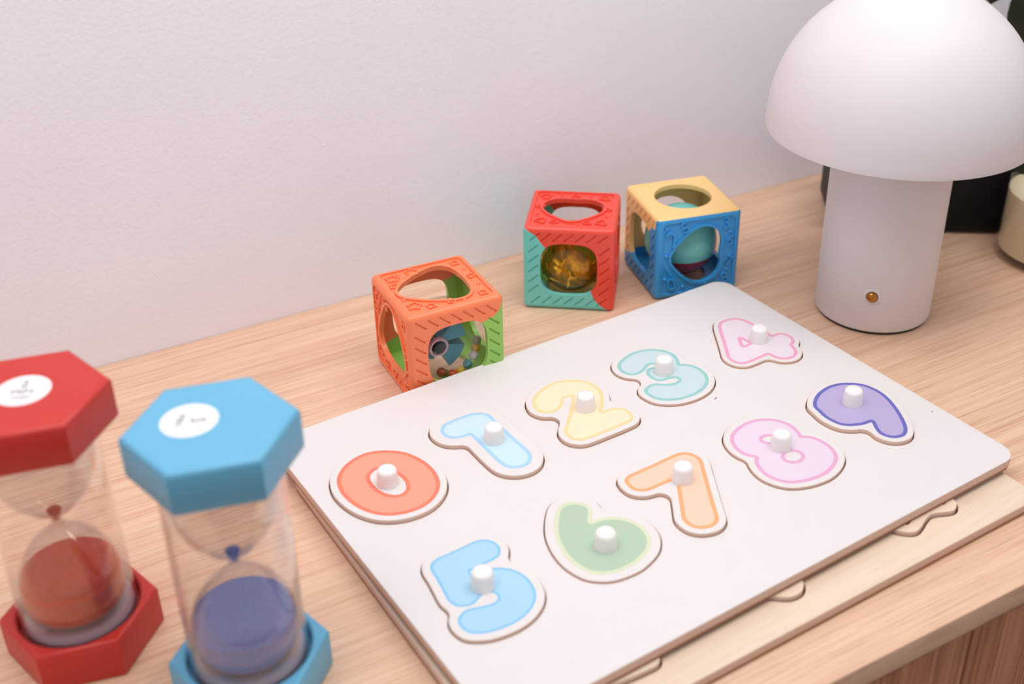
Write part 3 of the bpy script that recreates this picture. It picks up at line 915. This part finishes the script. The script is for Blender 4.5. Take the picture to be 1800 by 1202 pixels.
def activity_cube(x, y, rot, openings, reliefs, shared, seam, slant, names, mats_, label):
    """cube of two interlocking half shells; openings: face -> outline; reliefs: faces with a sunken field; shared: split faces with grooves"""
    bm = bmesh.new()
    bmesh.ops.create_cube(bm, size=S * CM)
    bmesh.ops.bevel(bm, geom=bm.edges[:], offset=0.32 * CM, segments=4, profile=0.5, affect='EDGES')
    me = bpy.data.meshes.new('shell')
    bm.to_mesh(me)
    bm.free()
    base = bpy.data.objects.new('shell', me)
    COL.objects.link(base)
    tools = []

    def inside(bm):
        bmesh.ops.create_cube(bm, size=(S - 0.56) * CM)
        bmesh.ops.bevel(bm, geom=bm.edges[:], offset=0.15 * CM, segments=2, profile=0.5, affect='EDGES')
    tools.append(cutter('cut', inside))

    def opens(bm):
        for fc, P in openings.items():
            prism(bm, fc, P, HS - 0.45, HS + 0.3)
    tools.append(cutter('cut', opens))

    def sunk(bm):
        for fc in reliefs:
            outer = [tuple(q) for q in rounded_rect(-2.42, -2.42, 2.42, 2.42, 0.35, 5)]
            inner_ = grow(openings[fc], 0.17)
            # ring of a sunken field between border and rim of the opening
            tmp = plate('tmp', [np.array(outer), np.array(inner_)], HS - 0.1, HS + 0.2)
            tmp.transform(face_matrix(fc, 0, 0, 0))
            bm.from_mesh(tmp)
            bpy.data.meshes.remove(tmp)
        bmesh.ops.remove_doubles(bm, verts=bm.verts, dist=1e-6)
    if reliefs:
        tools.append(cutter('cut', sunk))

    def grooves(bm):
        for fc in shared:
            sl = slant if fc in ('front', 'left') else -slant
            for side in range(4):
                for k in range(7):
                    t = -2.05 + k * 0.68
                    u, v = ((t, 2.16), (2.16, t), (t, -2.16), (-2.16, t))[side]
                    Lh, wd = 0.4, 0.05
                    P = rot2([(-Lh, -wd), (Lh, -wd), (Lh, wd), (-Lh, wd)], sl)
                    P = [(u + a, v + b) for a, b in P]
                    if any(max(abs(a), abs(b)) > 2.52 for a, b in P) or (side in (1, 3) and abs(t) > 1.5): continue
                    prism(bm, fc, P, HS - 0.08, HS + 0.1)
    tools.append(cutter('cut', grooves))
    for c in tools:
        md = base.modifiers.new('cut', 'BOOLEAN')
        md.operation = 'DIFFERENCE'
        md.solver = 'EXACT'
        md.object = c
    ax, poly = seam
    big = 4.0
    half = cutter('half', lambda bm: prism(bm, ax, [(a * HS, b * HS) for a, b in poly], -big, big))
    md = base.modifiers.new('split', 'BOOLEAN')
    md.solver = 'EXACT'
    md.object = half
    root = tag(empty('activity_cube', W(x, y), rot), label, 'toy cube', 'toy activity cubes')
    parts = []
    for op, nm, mt in (('INTERSECT', names[0], mats_[0]), ('DIFFERENCE', names[1], mats_[1])):
        md.operation = op
        m2 = eval_mesh(base, 'half_shell')
        smooth(m2, 32)
        o = link('half_shell', m2, root, mt)
        o['label'] = nm
        o.location = (0, 0, HS * CM)
        wn = o.modifiers.new('normals', 'WEIGHTED_NORMAL')
        wn.keep_sharp = True
        parts.append(o)
    for c in tools + [half, base]:
        drop(c)
    return root, parts


def plastic(name, c):
    return mat(name, c, rough=0.34, spec=0.5, vary=0.008)


M['c_orange'] = plastic('toy_orange', (252, 134, 88))
M['c_green'] = plastic('toy_green', (150, 200, 92))
M['c_red'] = plastic('toy_red', (240, 80, 64))
M['c_teal'] = plastic('toy_teal', (118, 210, 204))
M['c_yellow'] = plastic('toy_yellow', (252, 208, 136))
M['c_blue'] = plastic('toy_blue', (54, 154, 220))

SEAM_TR = [(-1.3, -1.3), (-0.93, -1.3), (-0.93, -0.85), (-0.88, -0.68), (-0.75, -0.57), (-0.5, -0.5), (0.5, 0.5), (0.75, 0.57), (0.88, 0.68), (0.97, 0.85), (1.3, 1.3), (-1.3, 1.3)]
SEAM_TL = [(-1.3, 1.3), (-0.95, 0.95), (-0.84, 0.88), (-0.7, 0.78), (-0.6, 0.62), (-0.48, 0.48), (0.48, -0.5), (0.56, -0.7), (0.7, -0.86), (0.86, -0.96), (1.3, -1.3), (1.3, 1.3)]
# left face seen from outside: +u is the front
SEAM_Y = [(1.3, 0.955), (0.9, 0.95), (0.885, 0.74), (0.82, 0.69), (0.72, 0.72), (0.6, 0.6), (0.5, 0.5), (-0.5, -0.5), (-0.66, -0.56), (-0.8, -0.6), (-1.3, -0.62), (-1.3, 1.3)]

sq = squircle(1.74)
orange, op = activity_cube(11.218, 3.516, -0.044,
    {'top': trefoil(1.88, PI), 'left': trefoil(1.85, PI / 2), 'front': sq, 'back': sq, 'right': polar(lambda t: 1.7), 'bottom': polar(lambda t: 1.7)},
    ('top', 'left'), ('front', 'back'), ('front', SEAM_TR), -0.72,
    ('orange half shell', 'lime green half shell'), (M['c_orange'], M['c_green']),
    'orange and lime green toy cube with a clear rattle ball inside')
red, rp = activity_cube(22.673, 7.926, -0.639,
    {'top': [(x_, y_ * 0.95) for x_, y_ in heart(1.95)], 'right': polar(lambda t: 1.7), 'front': sq, 'back': sq, 'left': polar(lambda t: 1.7), 'bottom': polar(lambda t: 1.7)},
    ('top', 'right'), ('front', 'back'), ('front', SEAM_TL), 0.72,
    ('red half shell', 'teal half shell'), (M['c_red'], M['c_teal']),
    'red and teal toy cube with an amber ball inside, in the middle')
blue, bp_ = activity_cube(29.546, 5.986, -0.225,
    {'top': polar(lambda t: 1.8), 'front': rot2(heart(1.98), -PI / 2), 'left': sq, 'right': sq, 'back': polar(lambda t: 1.7), 'bottom': polar(lambda t: 1.7)},
    ('front',), ('left', 'right'), ('left', SEAM_Y), 0.9,
    ('yellow half shell', 'blue half shell with raised numbers'), (M['c_yellow'], M['c_blue']),
    'yellow and blue toy cube with raised numbers, nearest the lamp')

# raised decoration on the sunken fields
D0 = HS - 0.1


def put(half, name, me, face, u, v, rot=0.0, m=None):
    o = link(name, me, half)
    if m and not me.materials: me.materials.append(m)
    o.matrix_local = face_matrix(face, u, v, D0 - 0.005, rot)
    return o


def flower(name, r, m, petals=5):
    bm = bmesh.new()
    P = polar(lambda t: r * (1 + 0.22 * math.cos(petals * t)), 40)
    q = polar(lambda t: (r - 0.1) * (1 + 0.22 * math.cos(petals * t)), 40)
    me = plate(name, [np.array(P), np.array(q)], 0, 0.1, 0.02)
    me.materials.append(m)
    return me


def disc(name, r, m, h=0.11):
    me = lathe(name, [(0, 0), (r, 0), (r * 0.9, h * 0.7), (r * 0.5, h), (0, h)], 14, 60)
    me.materials.append(m)
    return me


FL_O, FL_O2, DOT_O = flower('embossed_flower', 0.36, M['c_orange']), flower('embossed_flower', 0.26, M['c_orange'], 4), disc('embossed_dot', 0.12, M['c_orange'])
for fc in ('top', 'left'):
    for u, v, k in ((-1.85, 1.75, 0), (-1.9, -1.6, 0), (1.95, -1.95, 1), (1.95, 1.9, 1), (-1.1, -2.0, 1), (0.1, -2.05, 1), (-0.6, 2.0, 0), (-2.05, 0.95, 1), (2.15, 0.1, 1)):
        put(op[0], 'embossed_flower', (FL_O, FL_O2)[k], fc, u, v, u * 2)
    for u, v in ((-1.4, 2.1), (-2.15, -0.75), (2.15, -0.9), (2.15, 1.0), (0.75, -2.2)):
        put(op[0], 'embossed_dot', DOT_O, fc, u, v)
FL_R, FL_R2, DOT_R = flower('embossed_swirl', 0.34, M['c_red'], 3), flower('embossed_swirl', 0.24, M['c_red'], 2), disc('embossed_dot', 0.11, M['c_red'])
for fc in ('top', 'right'):
    for u, v, k in ((-1.85, 1.8, 0), (-1.8, -1.7, 0), (1.85, -1.7, 0), (1.85, 1.85, 0), (-1.0, -1.8, 1), (1.0, -1.8, 1), (0, 2.0, 1), (-2.05, 0.3, 1), (2.08, 0.2, 1)):
        put(rp[0], 'embossed_swirl', (FL_R, FL_R2)[k], fc, u, v, u * 3)
    for u, v in ((-0.9, 2.05), (0.95, 2.05), (-2.1, -0.8), (2.1, -0.8), (0.45, -2.1)):
        put(rp[0], 'embossed_dot', DOT_R, fc, u, v)
for s_, u, v, r_, sz in (('2', -1.7, 1.3, 0.5, 1.5), ('5', -0.95, 2.0, 0.5, 1.05), ('3', 1.8, 1.95, 0.0, 1.05), ('6', 2.1, 0.75, -0.3, 0.95), ('7', 2.1, -0.75, -0.3, 0.95), ('1', -1.95, -0.85, 0.5, 1.05), ('0', -1.7, -1.85, 0.3, 1.15), ('8', 1.9, -1.9, 0.3, 0.95)):
    t = text_mesh('embossed_number', s_, sz * 1.1, 0.28)
    t.materials.append(M['c_blue'])
    put(bp_[1], 'embossed_number', t, 'front', u, v, r_)
DOT_B = disc('embossed_dot', 0.12, M['c_blue'], 0.13)
for u, v in ((-2.1, 0.2), (2.1, 1.3), (-2.15, -1.4), (2.05, -1.3), (-2.15, 2.1), (0.6, -2.1), (-0.9, -2.1)):
    put(bp_[1], 'embossed_dot', DOT_B, 'front', u, v)


# ------------------------------------------------------------------ balls inside the cubes
def ball_root(name, cube, label, r, cat='ball', off=(0, 0, 0.3)):
    rz = cube.rotation_euler[2]
    o2 = Matrix.Rotation(rz, 3, 'Z') @ Vector((off[0] * CM, off[1] * CM, (off[2] + r) * CM))
    e = tag(empty(name, cube.location + o2, rz), label, cat, 'rattle balls in the cubes')
    return e


# clear rattle ball in the orange cube
R1 = 2.35
RS = R1 / 2.3         # insides are drawn for a 2.3 cm ball
b1 = ball_root('rattle_ball', orange, 'clear rattle ball with teal fan and coloured beads inside the orange cube', R1, off=(0.1, -0.5, 0.06))
b1.scale = (RS, RS, RS)
link('ball_shell', sphere('ball_shell', 2.3, 48, 32), b1, clear_mat('ball_clear', (0.95, 0.95, 0.95), 1.45))
tealm = mat('fan_teal', (62, 140, 158), rough=0.3)


def fan(a0, a1, r0, r1, y0, y1):
    v, f, n = [], [], 8
    for i in range(n + 1):
        a_ = math.radians(a0 + (a1 - a0) * i / n)
        for rr_, yy in ((r0, y0), (r1, y0), (r1, y1), (r0, y1)):
            v.append((rr_ * math.cos(a_), yy, rr_ * math.sin(a_)))
    for i in range(n):
        for k in range(4):
            k2 = (k + 1) % 4
            f.append((i * 4 + k, i * 4 + k2, i * 4 + 4 + k2, i * 4 + 4 + k))
    f += [(0, 1, 2, 3), tuple(n * 4 + k for k in (3, 2, 1, 0))]
    return mesh('fan_blade', v, f, 40)


hubc = (-1.0, 0, 0.62)
for a0, a1 in ((2, 44), (-66, -16), (110, 160), (200, 260)):
    fb = link('fan_blade', fan(a0, a1, 0.3, 1.72 if -80 < a0 < 90 else 0.9, -1.35, -0.2), b1, tealm)
    fb.location = (hubc[0] * CM, 0, hubc[2] * CM)
hub = link('hub', lathe('hub', [(0, 0), (0.34, 0), (0.36, 0.1), (0.3, 0.35), (0, 0.4)], 32), b1, mat('hub_black', (28, 30, 34), rough=0.3))
hub.location = (hubc[0] * CM, -1.5 * CM, hubc[2] * CM)
hub.rotation_euler = (PI / 2, 0, 0)
hr = link('hub_ring', lathe('hub_ring', [(0.42, 0.1), (0.56, 0.1), (0.58, 0.2), (0.52, 0.3), (0.42, 0.28), (0.42, 0.1)], 32, 60), hub, mat('ring_pink', (196, 160, 168), rough=0.3))
link('axle', tube_mesh('axle', [(hubc[0], -1.5, hubc[2]), (hubc[0], 1.4, hubc[2])], 0.16), b1, mat('axle_grey', (130, 130, 136), rough=0.3))
BEADC = [('red', (216, 74, 44)), ('yellow', (238, 186, 60)), ('teal', (74, 164, 176)), ('white', (232, 224, 226)), ('yellow', (238, 186, 60)), ('grey', (178, 170, 150)), ('red', (170, 60, 40)), ('green', (100, 160, 70))]
for (cn, cc), (dx, dy, dz) in zip(BEADC, ((-0.15, -1.35, -1.55), (0.35, -1.3, -1.5), (0.85, -1.15, -1.3), (1.22, -1.15, -0.85), (1.5, -0.85, -0.6), (1.62, -0.75, -0.2), (-0.75, -1.25, -1.3), (-0.35, -0.8, -1.8))):
    bd_ = link('bead', sphere('bead', 0.27, 16, 10), b1, mat('bead_' + cn, cc, rough=0.3))
    bd_.location = (dx * CM, dy * CM, dz * CM)

# amber ball in the red cube
b2 = ball_root('rattle_ball', red, 'translucent amber ball with gold flakes inside the red cube', R1, off=(0, -0.42, 0.1))
b2.scale = (RS, RS, RS)
link('ball_shell', sphere('ball_shell', 2.3, 48, 32), b2, clear_mat('ball_amber', (0.97, 0.86, 0.45), 1.5, 0.04, (1, 0.95, 0.8)))
core_m = marble_mat('amber_core', (236, 190, 90), (196, 136, 40), (112, 116, 52), 70)
gold = mat('gold_flake', (246, 200, 110), rough=0.25, metal=0.2, vary=0.2)
link('core', sphere('core', 1.95, 32, 20, (0, 0.1, -0.1), (1, 1, 0.98)), b2, core_m)
random.seed(4)
for i in range(9):
    a_ = random.uniform(-2.6, -0.5)
    q = Vector((1.9 * math.cos(a_), 1.9 * math.sin(a_), random.uniform(-0.9, 0.7)))
    fl_ = link('flake', box('flake', (-0.28, -0.04, -0.16), (0.28, 0.04, 0.16), 0.03, 1), b2, gold)
    fl_.location = q * CM
    fl_.rotation_euler = [random.uniform(0, 3) for _ in range(3)]
for a0, a1 in ((20, 80), (140, 200)):
    link('vane', fan(a0, a1, 0.4, 1.75, -1.3, -0.6), b2, mat('vane_green', (120, 130, 60), rough=0.35))

# two tone ball in the blue cube
R3 = 2.32
b3 = ball_root('two_tone_ball', blue, 'teal and dark red two tone ball inside the blue cube', R3)
up = [(R3 * math.cos(t), R3 * math.sin(t)) for t in np.linspace(-0.28, PI / 2, 20)]
up[-1] = (0, R3)
link('upper_shell', lathe('upper_shell', [(0, R3 * math.sin(-0.28))] + up, 56), b3, mat('ball_teal', (112, 196, 190), rough=0.3, spec=0.5))
dn = [((R3 - 0.02) * math.cos(t), (R3 - 0.02) * math.sin(t)) for t in np.linspace(-PI / 2, -0.29, 16)]
dn[0] = (0, -R3 + 0.02)
link('lower_shell', lathe('lower_shell', dn + [(0, R3 * math.sin(-0.29))], 56), b3, mat('ball_red', (150, 44, 48), rough=0.3, spec=0.5))
